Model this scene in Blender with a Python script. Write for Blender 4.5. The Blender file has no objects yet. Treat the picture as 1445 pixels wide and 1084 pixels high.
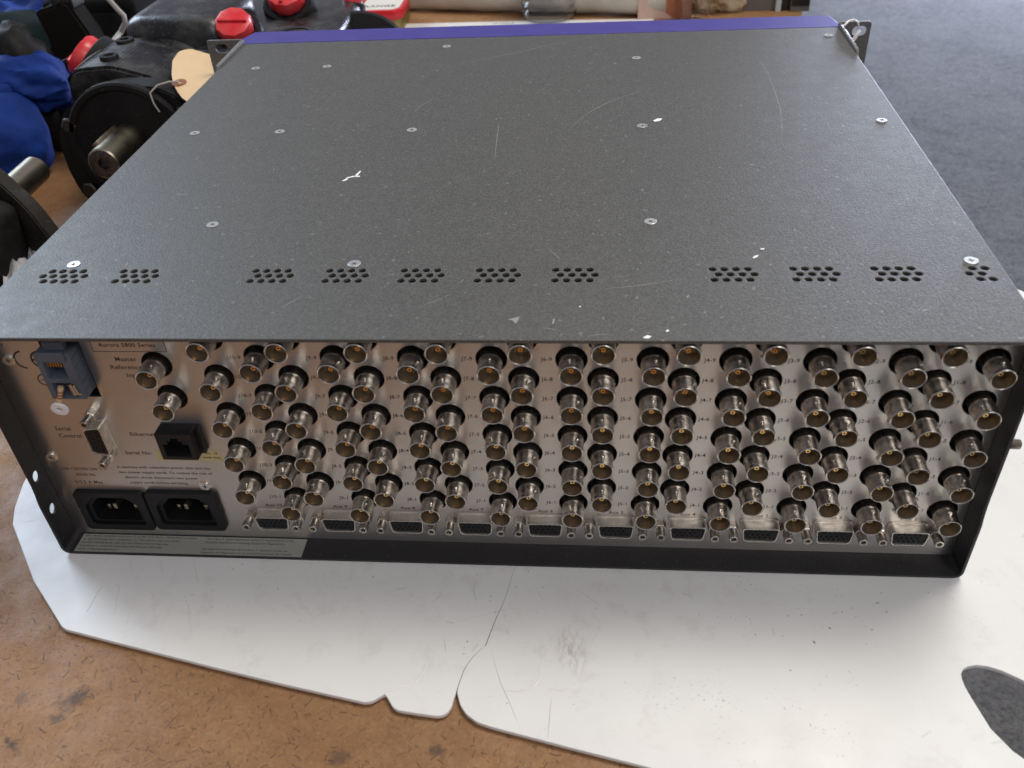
import bpy, bmesh, math, random
from mathutils import Vector, Matrix, noise
random.seed(7)
S = 0.001                                   # everything below is written in millimetres
scene = bpy.context.scene
C = scene.collection
R = math.radians

# ------------------------------------------------------------------ camera
cam_d = bpy.data.cameras.new('camera'); cam = bpy.data.objects.new('camera', cam_d); C.objects.link(cam)
cx = Vector((0.99540, 0.08057, -0.05186)); dn = Vector((0.00855, -0.61381, -0.78941)); fw = Vector((-0.09543, 0.78533, -0.61167))
rot = Matrix((cx, -dn, -fw)).transposed().to_4x4()
rot.translation = Vector((165.47, -300.27, 336.03)) * S
cam.matrix_world = rot
cam_d.sensor_width = 36.0; cam_d.lens = 31.459; cam_d.clip_start = 0.01; cam_d.clip_end = 60
cam_d.dof.use_dof = True; cam_d.dof.focus_distance = 0.50; cam_d.dof.aperture_fstop = 16
scene.camera = cam

# ------------------------------------------------------------------ world and lamps
w = bpy.data.worlds.new('World'); scene.world = w; w.use_nodes = True
bg = w.node_tree.nodes['Background']
bg.inputs[0].default_value = (0.87, 0.86, 1.0, 1); bg.inputs[1].default_value = 0.29
scene.view_settings.view_transform = 'Standard'; scene.view_settings.look = 'None'
scene.view_settings.exposure = 0; scene.view_settings.gamma = 1

def area(name, loc, target, sx, sy, power, col):
    l = bpy.data.lights.new(name, 'AREA'); l.shape = 'RECTANGLE'; l.size = sx; l.size_y = sy
    l.energy = power; l.color = col
    o = bpy.data.objects.new(name, l); C.objects.link(o); o.location = loc
    o.rotation_euler = (Vector(target) - Vector(loc)).to_track_quat('-Z', 'Y').to_euler()
    return o
area('window_light', (-2.6, 2.3, 1.9), (0, 0.1, 0), 1.3, 1.5, 92, (0.68, 0.82, 1.0))
area('ceiling_light', (0.75, 0.62, 2.0), (0.15, 0.1, 0), 0.75, 0.75, 32, (1.0, 0.955, 0.87))
area('doorway_light', (3.1, 6.2, 0.30), (1.5, 3.0, -0.75), 2.6, 1.2, 520, (0.70, 0.78, 1.0))
area('room_light', (1.15, -1.55, 1.75), (0.15, 0.0, 0.05), 1.0, 1.0, 20, (1.0, 0.95, 0.92))

# ------------------------------------------------------------------ material helpers
def mat(name, col=(.5, .5, .5), rough=.5, metal=0., **kw):
    m = bpy.data.materials.new(name); m.use_nodes = True
    b = m.node_tree.nodes['Principled BSDF']
    b.inputs['Base Color'].default_value = (*col, 1); b.inputs['Roughness'].default_value = rough
    b.inputs['Metallic'].default_value = metal
    for k, v in kw.items(): b.inputs[k.replace('_', ' ')].default_value = v
    return m
class NT:
    def __init__(s, m): s.m = m; s.t = m.node_tree; s.b = s.t.nodes['Principled BSDF']; s._co = None
    def n(s, typ, **kw):
        nd = s.t.nodes.new(typ)
        for k, v in kw.items():
            if hasattr(nd, k): setattr(nd, k, v)
        return nd
    def link(s, a, b): s.t.links.new(a, b)
    def co(s):
        if s._co is None: s._co = s.n('ShaderNodeTexCoord').outputs['Object']
        return s._co
    def geo(s):
        return s.n('ShaderNodeNewGeometry').outputs['Position']
    def noise(s, scale, detail=3, rough=.55, vec=None, scl=None, dist=0):
        nd = s.n('ShaderNodeTexNoise'); nd.inputs['Scale'].default_value = scale; nd.inputs['Detail'].default_value = detail
        nd.inputs['Roughness'].default_value = rough; nd.inputs['Distortion'].default_value = dist
        v = vec or s.geo()
        if scl:
            mp = s.n('ShaderNodeMapping'); mp.inputs['Scale'].default_value = scl; s.link(v, mp.inputs[0]); v = mp.outputs[0]
        s.link(v, nd.inputs['Vector']); return nd.outputs['Fac']
    def ramp(s, fac, stops):
        r = s.n('ShaderNodeValToRGB'); e = r.color_ramp.elements
        while len(e) < len(stops): e.new(0.5)
        for i, (p, c) in enumerate(stops):
            e[i].position = p; e[i].color = (c, c, c, 1) if not hasattr(c, '__len__') else (*c, 1)
        s.link(fac, r.inputs[0]); return r.outputs[0]
    def mix(s, fac, a, b, mode='MIX'):
        x = s.n('ShaderNodeMix'); x.data_type = 'RGBA'; x.blend_type = mode
        for sock, v in ((x.inputs[0], fac), (x.inputs[6], a), (x.inputs[7], b)):
            if hasattr(v, 'is_output'): s.link(v, sock)
            elif hasattr(v, '__len__'): sock.default_value = (*v, 1)
            else: sock.default_value = v if sock is x.inputs[0] else (v, v, v, 1)
        return x.outputs[2]
    def math(s, op, a, b=None, c=None):
        x = s.n('ShaderNodeMath'); x.operation = op
        for i, v in enumerate((a, b, c)):
            if v is None: continue
            if hasattr(v, 'is_output'): s.link(v, x.inputs[i])
            else: x.inputs[i].default_value = v
        return x.outputs[0]
    def strokes(s, scale, length, width, curve=0.5, density=.5, seed=0.):
        """little curved fibre / scratch marks: one per voronoi cell, each with its own direction"""
        v = s.geo(); mp = s.n('ShaderNodeMapping'); mp.inputs['Scale'].default_value = (scale, scale, 0.0)
        mp.inputs['Location'].default_value = (seed, seed * 1.7, 0); s.link(v, mp.inputs[0])
        vo = s.n('ShaderNodeTexVoronoi'); vo.voronoi_dimensions = '2D'; vo.inputs['Scale'].default_value = 1.0
        s.link(mp.outputs[0], vo.inputs['Vector'])
        d = s.n('ShaderNodeVectorMath'); d.operation = 'SUBTRACT'; s.link(mp.outputs[0], d.inputs[0]); s.link(vo.outputs['Position'], d.inputs[1])
        sep = s.n('ShaderNodeSeparateColor'); s.link(vo.outputs['Color'], sep.inputs[0])
        ang = s.math('MULTIPLY', sep.outputs[0], 6.283)
        ro = s.n('ShaderNodeVectorRotate'); ro.rotation_type = 'Z_AXIS'; s.link(d.outputs[0], ro.inputs['Vector']); s.link(ang, ro.inputs['Angle'])
        xyz = s.n('ShaderNodeSeparateXYZ'); s.link(ro.outputs[0], xyz.inputs[0])
        bend = s.math('MULTIPLY', s.math('MULTIPLY', xyz.outputs[0], xyz.outputs[0]), s.math('MULTIPLY', s.math('SUBTRACT', sep.outputs[1], .5), curve * 2))
        dy = s.math('ABSOLUTE', s.math('SUBTRACT', xyz.outputs[1], bend))
        lx = s.math('MULTIPLY', length, s.math('ADD', sep.outputs[1], .3))
        inx = s.math('LESS_THAN', s.math('ABSOLUTE', xyz.outputs[0]), lx)
        iny = s.math('SUBTRACT', 1.0, s.math('DIVIDE', dy, width)); iny = s.math('MAXIMUM', iny, 0.0)
        on = s.math('LESS_THAN', sep.outputs[2], density)
        return s.math('MINIMUM', s.math('MULTIPLY', s.math('MULTIPLY', inx, iny), s.math('MULTIPLY', on, 2.0)), 1.0)
    def bump(s, h, strength=.3, dist=.0005, prev=None):
        b = s.n('ShaderNodeBump'); b.inputs['Strength'].default_value = strength; b.inputs['Distance'].default_value = dist
        s.link(h, b.inputs['Height'])
        if prev: s.link(prev, b.inputs['Normal'])
        return b.outputs[0]
    def set(s, name, v): s.link(v, s.b.inputs[name])

# powder-coated case
def case_material(name, base, speck, rough=.5, dk=.22):
    m = mat(name, base, rough); t = NT(m)
    fine = t.noise(1150, 2); big = t.noise(14, 4); mid = t.noise(90, 3)
    c = t.mix(t.ramp(fine, [(.38, 0), (.66, 1)]), tuple(x * .78 for x in base), speck)
    c = t.mix(t.ramp(big, [(.35, 0), (.75, .2)]), c, tuple(min(1, x * 1.2) for x in base))
    dust = t.ramp(t.noise(420, 1), [(.72, 0), (.76, 1)])
    c = t.mix(t.math('MULTIPLY', dust, dk), c, (.45, .44, .42))
    t.set('Base Color', c)
    t.set('Roughness', t.ramp(mid, [(.3, rough - .03), (.7, rough + .04)]))
    t.set('Normal', t.bump(fine, .42, .0004, t.bump(mid, .04, .0004)))
    return m
M = {}
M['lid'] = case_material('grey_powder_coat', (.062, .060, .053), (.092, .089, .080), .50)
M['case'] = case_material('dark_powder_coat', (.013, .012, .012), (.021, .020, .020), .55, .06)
M['ear'] = case_material('grey_bracket_coat', (.10, .096, .09), (.15, .145, .14), .5)
M['purple'] = mat('purple_paint', (.042, .030, .22), .5)
t = NT(M['purple']); t.set('Base Color', t.mix(t.ramp(t.noise(60, 4), [(.3, 0), (.8, .5)]), (.036, .026, .20), (.065, .050, .27)))
t.set('Normal', t.bump(t.noise(700, 2), .15, .0003))

# brushed rear panel
m = M['panel'] = mat('brushed_aluminium', (.48, .445, .41), .28, 1.0); t = NT(m)
br = t.noise(1, 5, .7, scl=(9, 1, 5200))
sm = t.noise(38, 4, .6)
c = t.mix(t.ramp(br, [(.3, 0), (.7, 1)]), (.61, .585, .545), (.69, .66, .62))
c = t.mix(t.ramp(sm, [(.45, 0), (.85, .3)]), c, (.40, .34, .28))
t.set('Base Color', c); t.set('Roughness', t.ramp(br, [(.3, .33), (.7, .37)]))
m.node_tree.nodes['Principled BSDF'].inputs['Anisotropic'].default_value = .82
tan = t.n('ShaderNodeCombineXYZ'); tan.inputs[2].default_value = 1.0; t.set('Tangent', tan.outputs[0])
t.set('Normal', t.bump(br, .03, .0002))

def smudged_metal(name, col, rough, dark=.55, sc=180):
    m = mat(name, col, rough, 1.0); t = NT(m); n = t.noise(sc, 4, .65); n2 = t.noise(sc * 4, 3)
    t.set('Base Color', t.mix(t.ramp(n, [(.38, 0), (.62, 1)]), tuple(x * dark for x in col), col))
    t.set('Roughness', t.ramp(n, [(.35, rough + .16), (.65, rough)]))
    t.set('Normal', t.bump(n2, .12, .0002)); return m
M['nickel'] = smudged_metal('tarnished_nickel', (.70, .65, .58), .25, .55)
M['rim'] = smudged_metal('bright_nickel', (.80, .77, .70), .18, .8)
M['tin'] = smudged_metal('tinned_shell', (.84, .79, .71), .36, .8)
M['gold'] = mat('gold_contact', (.85, .56, .22), .22, 1.0)
M['dielectric'] = mat('amber_bore', (.50, .42, .31), .36, .9)
M['black'] = mat('black_plastic', (.006, .006, .006), .42, Specular_IOR_Level=.35)
t = NT(M['black']); t.set('Normal', t.bump(t.noise(800, 2), .15, .0002)); t.set('Roughness', t.ramp(t.noise(60, 3), [(.3, .42), (.7, .6)]))
M['hole'] = mat('unlit_interior', (.006, .006, .006), .8)
M['screw'] = smudged_metal('zinc_screw', (.80, .80, .78), .32, .7, 400)
M['screwpaint'] = mat('painted_screw', (.30, .31, .31), .4)
M['darkscrew'] = smudged_metal('dark_steel_screw', (.14, .13, .12), .4, .5, 300)
M['greyplastic'] = mat('blue_grey_plastic', (.08, .10, .13), .42)
t = NT(M['greyplastic']); t.set('Normal', t.bump(t.noise(500, 2), .1, .0002)); t.set('Base Color', t.mix(t.noise(80, 3), (.055, .07, .095), (.10, .12, .155)))
M['ink'] = mat('panel_ink', (.035, .028, .024), .6)
M['greenlabel'] = mat('grey_green_label', (.29, .295, .26), .5)
M['greenink'] = mat('label_ink', (.07, .075, .062), .6)
M['yellow'] = mat('pale_yellow_sticker', (.50, .42, .20), .55)
M['nylon'] = mat('white_nylon', (.75, .74, .74), .4)
M['chip'] = mat('bare_scratch', (.75, .75, .73), .6)
M['faint'] = mat('faint_scratch', (.24, .235, .225), .5)
M['brownband'] = mat('resistor_brown', (.24, .05, .02), .4)
M['tanbody'] = mat('resistor_tan', (.50, .36, .20), .4)

# white board
m = M['board'] = mat('white_coated_board', (.80, .78, .72), .45); t = NT(m)
c = t.mix(t.ramp(t.noise(9, 5, .6), [(.4, 0), (.75, .5)]), (.76, .76, .74), (.66, .655, .63))
sp = t.math('MULTIPLY', t.ramp(t.noise(340, 2, .6), [(.69, 0), (.73, 1)]), t.ramp(t.noise(11, 3), [(.5, 0), (.66, 1)]))
c = t.mix(t.math('MULTIPLY', sp, .8), c, (.10, .085, .07))
sp2 = t.strokes(60, .16, .04, .6, .07, 3.1); c = t.mix(t.math('MULTIPLY', sp2, .22), c, (.35, .32, .28))
sm = t.math('MULTIPLY', t.ramp(t.noise(26, 4, .7), [(.60, 0), (.74, 1)]), .28); c = t.mix(sm, c, (.42, .37, .30))
c = t.mix(t.math('MULTIPLY', t.strokes(20, .25, .007, .25, .10, 9.2), .16), c, (.38, .36, .33))
g2 = t.math('MULTIPLY', t.ramp(t.noise(60, 5, .75, dist=.4), [(.53, 0), (.72, 1)]), t.ramp(t.noise(8, 3), [(.42, 0), (.62, 1)]))
c = t.mix(t.math('MULTIPLY', g2, .3), c, (.40, .37, .32))
def ell(x, y, rx, ry, ang, soft=.5):
    d = t.n('ShaderNodeMapping'); d.vector_type = 'TEXTURE'; d.inputs['Location'].default_value = (x * S, y * S, 0); d.inputs['Rotation'].default_value = (0, 0, R(ang)); d.inputs['Scale'].default_value = (rx * S, ry * S, 10)
    t.link(t.geo(), d.inputs[0]); ln = t.n('ShaderNodeVectorMath'); ln.operation = 'LENGTH'; t.link(d.outputs[0], ln.inputs[0])
    return t.ramp(ln.outputs['Value'], [(soft, 1), (1.0, 0)])
smear = t.math('MULTIPLY', ell(154.5, -60, 9, 15, 12, .2), t.ramp(t.noise(1, 5, .7, scl=(500, 160, 1)), [(.45, 0), (.62, 1)])); c = t.mix(t.math('MULTIPLY', smear, .6), c, (.36, .30, .25))
zone = t.math('MAXIMUM', ell(228, -86, 70, 22, -12, .3), t.math('MAXIMUM', ell(226, -40, 26, 8, 0, .3), ell(240, -20, 90, 10, -4, .3)))
g3 = t.math('MULTIPLY', t.ramp(t.noise(620, 3, .65), [(.62, 0), (.66, 1)]), t.math('MULTIPLY', zone, t.ramp(t.noise(45, 3), [(.45, 0), (.6, 1)]))); c = t.mix(t.math('MULTIPLY', g3, .6), c, (.12, .10, .085))
t.set('Base Color', c)
t.set('Roughness', t.ramp(t.noise(40, 4), [(.3, .36), (.7, .52)]))
t.set('Normal', t.bump(t.noise(28, 3), .35, .0012, t.bump(t.noise(260, 3), .14, .0003)))
M['boardedge'] = mat('board_edge', (.55, .52, .46), .6)
M['scuff'] = mat('grey_scuff', (.60, .59, .56), .5)
M['crease'] = mat('board_crease', (.70, .68, .62), .4)

# hardboard bench
m = M['bench'] = mat('brown_hardboard', (.30, .155, .065), .6); t = NT(m)
c = t.mix(t.ramp(t.noise(10, 5, .6), [(.3, 0), (.72, 1)]), (.235, .115, .044), (.37, .20, .085))
c = t.mix(t.ramp(t.noise(150, 4, .7), [(.35, 0), (.7, .7)]), c, (.20, .088, .030))
c = t.mix(t.ramp(t.noise(620, 3, .7), [(.5, 0), (.75, .35)]), c, (.50, .31, .15))
for sc, ln, wd, cu, de, sd, st, cc in ((170, .28, .06, .8, .6, 0., .75, (.06, .022, .009)), (105, .20, .038, .9, .45, 4.3, .85, (.035, .014, .007)),
                                       (300, .30, .10, .8, .7, 7.7, .6, (.08, .03, .012)), (120, .3, .035, 1., .22, 12.9, .35, (.50, .32, .16))):
    c = t.mix(t.math('MULTIPLY', t.math('MULTIPLY', t.strokes(sc, ln, wd, cu, de, sd), st), t.ramp(t.noise(sc * .35, 3), [(.3, .25), (.6, 1)])), c, cc)
def stain_at(c, x, y, rx, ry, ang, amt):
    d = t.n('ShaderNodeMapping'); d.vector_type = 'TEXTURE'; d.inputs['Location'].default_value = (x * S, y * S, 0); d.inputs['Rotation'].default_value = (0, 0, R(ang)); d.inputs['Scale'].default_value = (rx * S, ry * S, 10)
    t.link(t.geo(), d.inputs[0]); ln = t.n('ShaderNodeVectorMath'); ln.operation = 'LENGTH'; t.link(d.outputs[0], ln.inputs[0])
    k = t.math('ADD', ln.outputs['Value'], t.math('MULTIPLY', t.math('SUBTRACT', t.noise(170, 6, .75), .5), 3.4))
    return t.mix(t.math('MULTIPLY', t.ramp(k, [(.25, 1), (.95, 0)]), amt), c, (.030, .024, .022))
for a_ in ((-62, -93, 9, 6, 20, .8), (-66, -102, 5, 2.6, 0, .7), (-79, -114.5, 9, 2.6, -35, .85), (101, -109, 5, 3.4, 0, .75), (62, -113, 6, 4, 0, .6), (-86, -93, 3, 6, 0, .35), (180, -122, 6, 3, 20, .5), (-150, -40, 14, 3, 60, .35), (-190, 240, 30, 12, 30, .5), (-150, 60, 10, 16, 0, .3)):
    c = stain_at(c, *a_)
big = t.ramp(t.noise(6, 5, .65), [(.40, 0), (.7, .32)]); c = t.mix(big, c, (.13, .068, .032))
t.set('Base Color', c); t.set('Roughness', t.ramp(t.noise(60, 3), [(.3, .5), (.7, .72)]))
t.set('Normal', t.bump(t.noise(500, 4), .2, .0004))
M['stain'] = mat('grease_stain', (.05, .042, .04), .7)

# carpet
m = M['carpet'] = mat('blue_grey_carpet', (.09, .095, .115), .85); t = NT(m)
c = t.mix(t.ramp(t.noise(5.0, 8, .8), [(.38, 0), (.62, 1)]), (.05, .047, .045), (.145, .14, .135))
c = t.mix(t.ramp(t.noise(55, 5, .8), [(.42, 0), (.60, .9)]), c, (.15, .145, .14))
c = t.mix(t.ramp(t.noise(120, 3, .7), [(.45, 0), (.7, .6)]), c, (.02, .02, .022))
t.set('Base Color', c); t.set('Normal', t.bump(t.noise(160, 4, .7), .6, .006))
t.b.inputs['Specular IOR Level'].default_value = .15

def dusty(name, col, rough, dust, amt, spec=.5):
    m = mat(name, col, rough, Specular_IOR_Level=spec); t = NT(m); n = t.noise(30, 6, .7); n2 = t.noise(240, 3, .7); n3 = t.noise(480, 2)
    c = t.mix(t.math('MULTIPLY', t.ramp(n, [(.45, 0), (.72, 1)]), amt), col, dust)
    c = t.mix(t.math('MULTIPLY', t.ramp(n3, [(.68, 0), (.73, 1)]), .6), c, tuple(min(1, x * 2.2) for x in dust))
    t.set('Base Color', c); t.set('Roughness', t.ramp(n, [(.35, rough), (.7, min(1, rough + .35))]))
    t.set('Normal', t.bump(n2, .3, .0006)); return m
M['iron'] = dusty('black_painted_iron', (.007, .0075, .009), .2, (.10, .095, .085), .6)
M['irondark'] = dusty('dull_black_iron', (.007, .0065, .0065), .5, (.03, .027, .024), .4, .2)
M['ironbrown'] = dusty('brown_grey_casting', (.014, .0125, .011), .45, (.05, .044, .035), .5, .18)
M['matteblack'] = mat('matt_black_cover', (.006, .006, .006), .9, Specular_IOR_Level=.1)
M['brownmatt'] = mat('matt_brown_casting', (.012, .0105, .009), .9, Specular_IOR_Level=.06)
M['steel'] = smudged_metal('machined_shaft_steel', (.50, .44, .33), .26, .6, 60)
M['red'] = mat('red_plastic', (.62, .022, .028), .35)
t = NT(M['red']); t.set('Base Color', t.mix(t.ramp(t.noise(70, 4), [(.4, 0), (.75, .5)]), (.60, .018, .025), (.70, .13, .12)))
t.set('Normal', t.bump(t.noise(90, 3), .15, .001))
m = M['blue'] = mat('blue_fabric', (.012, .045, .26), .8, Specular_IOR_Level=.2); t = NT(m)
t.set('Base Color', t.mix(t.ramp(t.noise(18, 4), [(.3, 0), (.7, 1)]), (.0035, .016, .10), (.006, .036, .22)))
t.set('Normal', t.bump(t.noise(900, 2), .3, .0005, t.bump(t.noise(24, 4), .6, .006)))
M['darkgreen'] = mat('dark_green_cloth', (.005, .011, .011), .9, Specular_IOR_Level=.1)
M['tag'] = mat('manila_card', (.62, .42, .22), .7)
t = NT(M['tag']); t.set('Base Color', t.mix(t.noise(60, 5), (.58, .385, .19), (.68, .48, .27)))
M['tagring'] = mat('brown_reinforcement', (.22, .065, .025), .7)
M['string'] = mat('grey_string', (.30, .28, .25), .8)
M['cable'] = mat('pale_grey_cable', (.33, .31, .28), .6)
m = M['rag'] = mat('stained_rag', (.40, .38, .28), .85); t = NT(m)
t.set('Base Color', t.mix(t.ramp(t.noise(30, 5, .7), [(.38, 0), (.6, 1)]), (.10, .08, .05), t.mix(t.ramp(t.noise(14, 3), [(.4, 0), (.6, 1)]), (.48, .44, .34), (.22, .30, .22))))
t.set('Normal', t.bump(t.noise(60, 5), .6, .004))
m = M['offwhite'] = mat('off_white_cloth', (.50, .46, .38), .8); t = NT(m)
t.set('Base Color', t.mix(t.ramp(t.noise(14, 5, .6), [(.3, 0), (.7, 1)]), (.40, .365, .30), (.58, .54, .46)))
t.set('Normal', t.bump(t.noise(40, 4), .5, .004))
M['paper'] = mat('white_paper', (.62, .60, .56), .7)
M['tinred'] = mat('red_tin_lid', (.55, .015, .02), .3)
M['tinwhite'] = mat('white_tin_print', (.72, .68, .60), .35)
M['tingold'] = smudged_metal('gold_tin', (.42, .33, .13), .35, .7, 80)
M['pinkcard'] = mat('pink_white_carton', (.62, .42, .34), .6)
t = NT(M['pinkcard']); t.set('Base Color', t.mix(t.ramp(t.noise(22, 3), [(.35, 0), (.65, 1)]), (.66, .50, .42), (.52, .27, .19)))
M['orangecard'] = mat('brown_orange_print', (.40, .15, .065), .6)
m = M['clear'] = mat('clear_plastic', (.96, .98, 1), .04); m.node_tree.nodes['Principled BSDF'].inputs['Transmission Weight'].default_value = 1.0
m.node_tree.nodes['Principled BSDF'].inputs['IOR'].default_value = 1.28
m = M['foil'] = mat('grey_plastic_film', (.45, .45, .46), .25); t = NT(m); t.set('Base Color', t.mix(t.noise(80, 4), (.30, .29, .30), (.62, .62, .64)))
m = M['tanbag'] = mat('tan_crumpled_bag', (.52, .42, .26), .7); t = NT(m)
t.set('Base Color', t.mix(t.ramp(t.noise(45, 5), [(.35, 0), (.65, 1)]), (.36, .28, .16), (.62, .52, .34))); t.set('Normal', t.bump(t.noise(60, 5), .7, .005))
M['cabinet'] = mat('dark_cabinet', (.018, .018, .018), .4)
M['greymetal'] = mat('grey_metal', (.16, .155, .14), .4)
M['paleedge'] = mat('pale_cyan_edge', (.55, .64, .66), .4)

# ------------------------------------------------------------------ mesh helpers
WL = {}                                                          # world position (mm) of everything linked
def _me(name, bm, smooth=None):
    if isinstance(bm, bpy.types.Mesh): return bm
    me = bpy.data.meshes.new(name); bm.to_mesh(me); bm.free()
    return me
def shade(me, ang=40):
    me.shade_smooth() if hasattr(me, 'shade_smooth') else None
    try: me.set_sharp_from_angle(angle=R(ang))
    except Exception: pass
def part(name, bm, m, parent=None, loc=(0, 0, 0), smooth=True, at=None):
    """bm holds millimetres relative to loc (loc is in world millimetres)"""
    me = _me(name, bm)
    me.transform(Matrix.Scale(S, 4))
    if m is not None:
        me.materials.clear(); me.materials.append(m)
    if smooth: shade(me)
    o = bpy.data.objects.new(name, me); C.objects.link(o)
    place(o, parent, loc); return o
def place(o, parent, loc):
    loc = Vector(loc); WL[o.name] = loc
    if parent: o.parent = parent; o.location = (loc - WL[parent.name]) * S
    else: o.location = loc * S
def empty(name, loc=(0, 0, 0)):
    o = bpy.data.objects.new(name, None); C.objects.link(o); o.empty_display_size = .02
    WL[o.name] = Vector(loc); o.location = Vector(loc) * S; return o
def tag(o, label, cat=None, group=None, kind=None):
    o['label'] = label
    if cat: o['category'] = cat
    if group: o['group'] = group
    if kind: o['kind'] = kind
    return o
def copy_of(o, parent, loc):
    c = o.copy(); C.objects.link(c); place(c, parent, loc)
    for ch in list(o.children):
        copy_of(ch, c, Vector(loc) + WL[ch.name] - WL[o.name])
    return c

def box(bm, x0, x1, y0, y1, z0, z1, bev=0, seg=2):
    r = bmesh.ops.create_cube(bm, size=1.0); vs = r['verts']
    for v in vs: v.co = Vector((x0 + (v.co.x + .5) * (x1 - x0), y0 + (v.co.y + .5) * (y1 - y0), z0 + (v.co.z + .5) * (z1 - z0)))
    if bev:
        es = list({e for v in vs for e in v.link_edges})
        bmesh.ops.bevel(bm, geom=es, offset=bev, segments=seg, profile=.6, affect='EDGES')
    return bm
def lathe(bm, prof, n=24, axis='Y', c=(0, 0, 0), closed=False, a0=0.):
    """prof = [(radius, along)] ; axis Y: along -> y"""
    rings = []
    for r, h in prof:
        if r < 1e-6:
            p = [Vector((0, 0, h))]; 
        else: p = [Vector((r * math.cos(a0 + 2 * math.pi * i / n), r * math.sin(a0 + 2 * math.pi * i / n), h)) for i in range(n)]
        q = []
        for v in p:
            if axis == 'Y': v = Vector((v.x, v.z, -v.y))
            elif axis == 'X': v = Vector((v.z, v.x, v.y))
            q.append(bm.verts.new(v + Vector(c)))
        rings.append(q)
    pairs = list(zip(rings, rings[1:])) + ([(rings[-1], rings[0])] if closed else [])
    for a, b in pairs:
        if len(a) == 1 and len(b) == 1: continue
        for i in range(n):
            j = (i + 1) % n
            if len(a) == 1: f = (a[0], b[j], b[i])
            elif len(b) == 1: f = (a[i], a[j], b[0])
            else: f = (a[i], a[j], b[j], b[i])
            try: bm.faces.new(f)
            except ValueError: pass
    return bm
def fix(bm):
    bmesh.ops.recalc_face_normals(bm, faces=bm.faces); return bm
def tube(bm, pts, r, n=8, caps=True):
    pts = [Vector(p) for p in pts]; rings = []; up = None
    for i, p in enumerate(pts):
        d = (pts[min(i + 1, len(pts) - 1)] - pts[max(i - 1, 0)]).normalized()
        if up is None: up = d.orthogonal().normalized()
        up = (up - d * up.dot(d)).normalized(); s = d.cross(up)
        rr = r[i] if hasattr(r, '__len__') else r
        rings.append([bm.verts.new(p + (up * math.cos(2 * math.pi * k / n) + s * math.sin(2 * math.pi * k / n)) * rr) for k in range(n)])
    for a, b in zip(rings, rings[1:]):
        for i in range(n): bm.faces.new((a[i], a[(i + 1) % n], b[(i + 1) % n], b[i]))
    if caps:
        bm.faces.new(rings[0]); bm.faces.new(rings[-1])
    return fix(bm)
def curve_mesh(cu, mtx):
    o = bpy.data.objects.new('tmp', cu); C.objects.link(o)
    dg = bpy.context.evaluated_depsgraph_get(); dg.update()
    me = bpy.data.meshes.new_from_object(o.evaluated_get(dg)); me.transform(mtx)
    bpy.data.objects.remove(o); bpy.data.curves.remove(cu)
    return me
FACE = {'Z': Matrix.Identity(4), 'Y': Matrix(((1, 0, 0, 0), (0, 0, -1, 0), (0, 1, 0, 0), (0, 0, 0, 1))),   # plate in XZ, front towards -Y
        'X': Matrix(((0, 0, 1, 0), (1, 0, 0, 0), (0, 1, 0, 0), (0, 0, 0, 1)))}                                 # plate in YZ
def plate(outline, holes, th, face='Z', bev=0., off=0.):
    """flat sheet with holes; outline and holes are 2D point lists; th total thickness, centred on off"""
    cu = bpy.data.curves.new('p', 'CURVE'); cu.dimensions = '2D'; cu.fill_mode = 'BOTH'
    for pl in [outline] + list(holes):
        sp = cu.splines.new('POLY'); sp.points.add(len(pl) - 1); sp.use_cyclic_u = True
        for i, (x, y) in enumerate(pl): sp.points[i].co = (x, y, 0, 1)
    cu.extrude = th / 2 - bev; cu.bevel_depth = bev; cu.bevel_resolution = 1; cu.offset = -bev
    tr = Matrix.Translation({'Z': (0, 0, off), 'Y': (0, off, 0), 'X': (off, 0, 0)}[face])
    return curve_mesh(cu, tr @ FACE[face])
def circ(x, y, r, n=20, ry=None, a0=0): return [(x + r * math.cos(a0 + 2 * math.pi * i / n), y + (ry or r) * math.sin(a0 + 2 * math.pi * i / n)) for i in range(n)]
def rrect(x0, x1, y0, y1, r, n=4):
    o = []
    for cx_, cy_, a in ((x1 - r, y1 - r, 0), (x0 + r, y1 - r, 90), (x0 + r, y0 + r, 180), (x1 - r, y0 + r, 270)):
        for i in range(n + 1):
            t_ = R(a + 90 * i / n); o.append((cx_ + r * math.cos(t_), cy_ + r * math.sin(t_)))
    return o
def rpoly(pts, r, n=4):
    """polygon with rounded corners"""
    o = []; k = len(pts)
    for i in range(k):
        p = Vector(pts[i]); a = (Vector(pts[i - 1]) - p); b = (Vector(pts[(i + 1) % k]) - p)
        rr = min(r, a.length * .45, b.length * .45); a = p + a.normalized() * rr; b = p + b.normalized() * rr
        for j in range(n + 1):
            s = j / n; q = a * (1 - s) ** 2 + p * 2 * s * (1 - s) + b * s * s; o.append((q.x, q.y))
    return o
def merge(meshes):
    bm = bmesh.new()
    for me in meshes:
        if isinstance(me, bpy.types.Mesh): bm.from_mesh(me)
        else:
            t_ = bpy.data.meshes.new('t'); me.to_mesh(t_); me.free(); bm.from_mesh(t_)
    return bm
def text_mesh(items, face='Y', off=0.):
    """items = [(string, x, z, size, align)] -> one flat mesh"""
    out = []
    for s_, x, z, size, al in items:
        cu = bpy.data.curves.new('t', 'FONT'); cu.body = s_; cu.size = size; cu.align_x = al; cu.align_y = 'CENTER'
        cu.resolution_u = 2; cu.space_character = 1.08; cu.space_line = .95; cu.extrude = 0.02; cu.offset = size*0.012
        base = {'Y': (x, off, z), 'Z': (x, z, off)}[face]
        out.append(curve_mesh(cu, Matrix.Translation(base) @ FACE[face]))
    return merge(out)

# ------------------------------------------------------------------ the setting
FZ = -753.0
bm = bmesh.new(); bmesh.ops.create_grid(bm, x_segments=2, y_segments=2, size=9000)
part('floor', bm, M['carpet'], loc=(0, 2500, FZ))['kind'] = 'structure'

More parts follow.
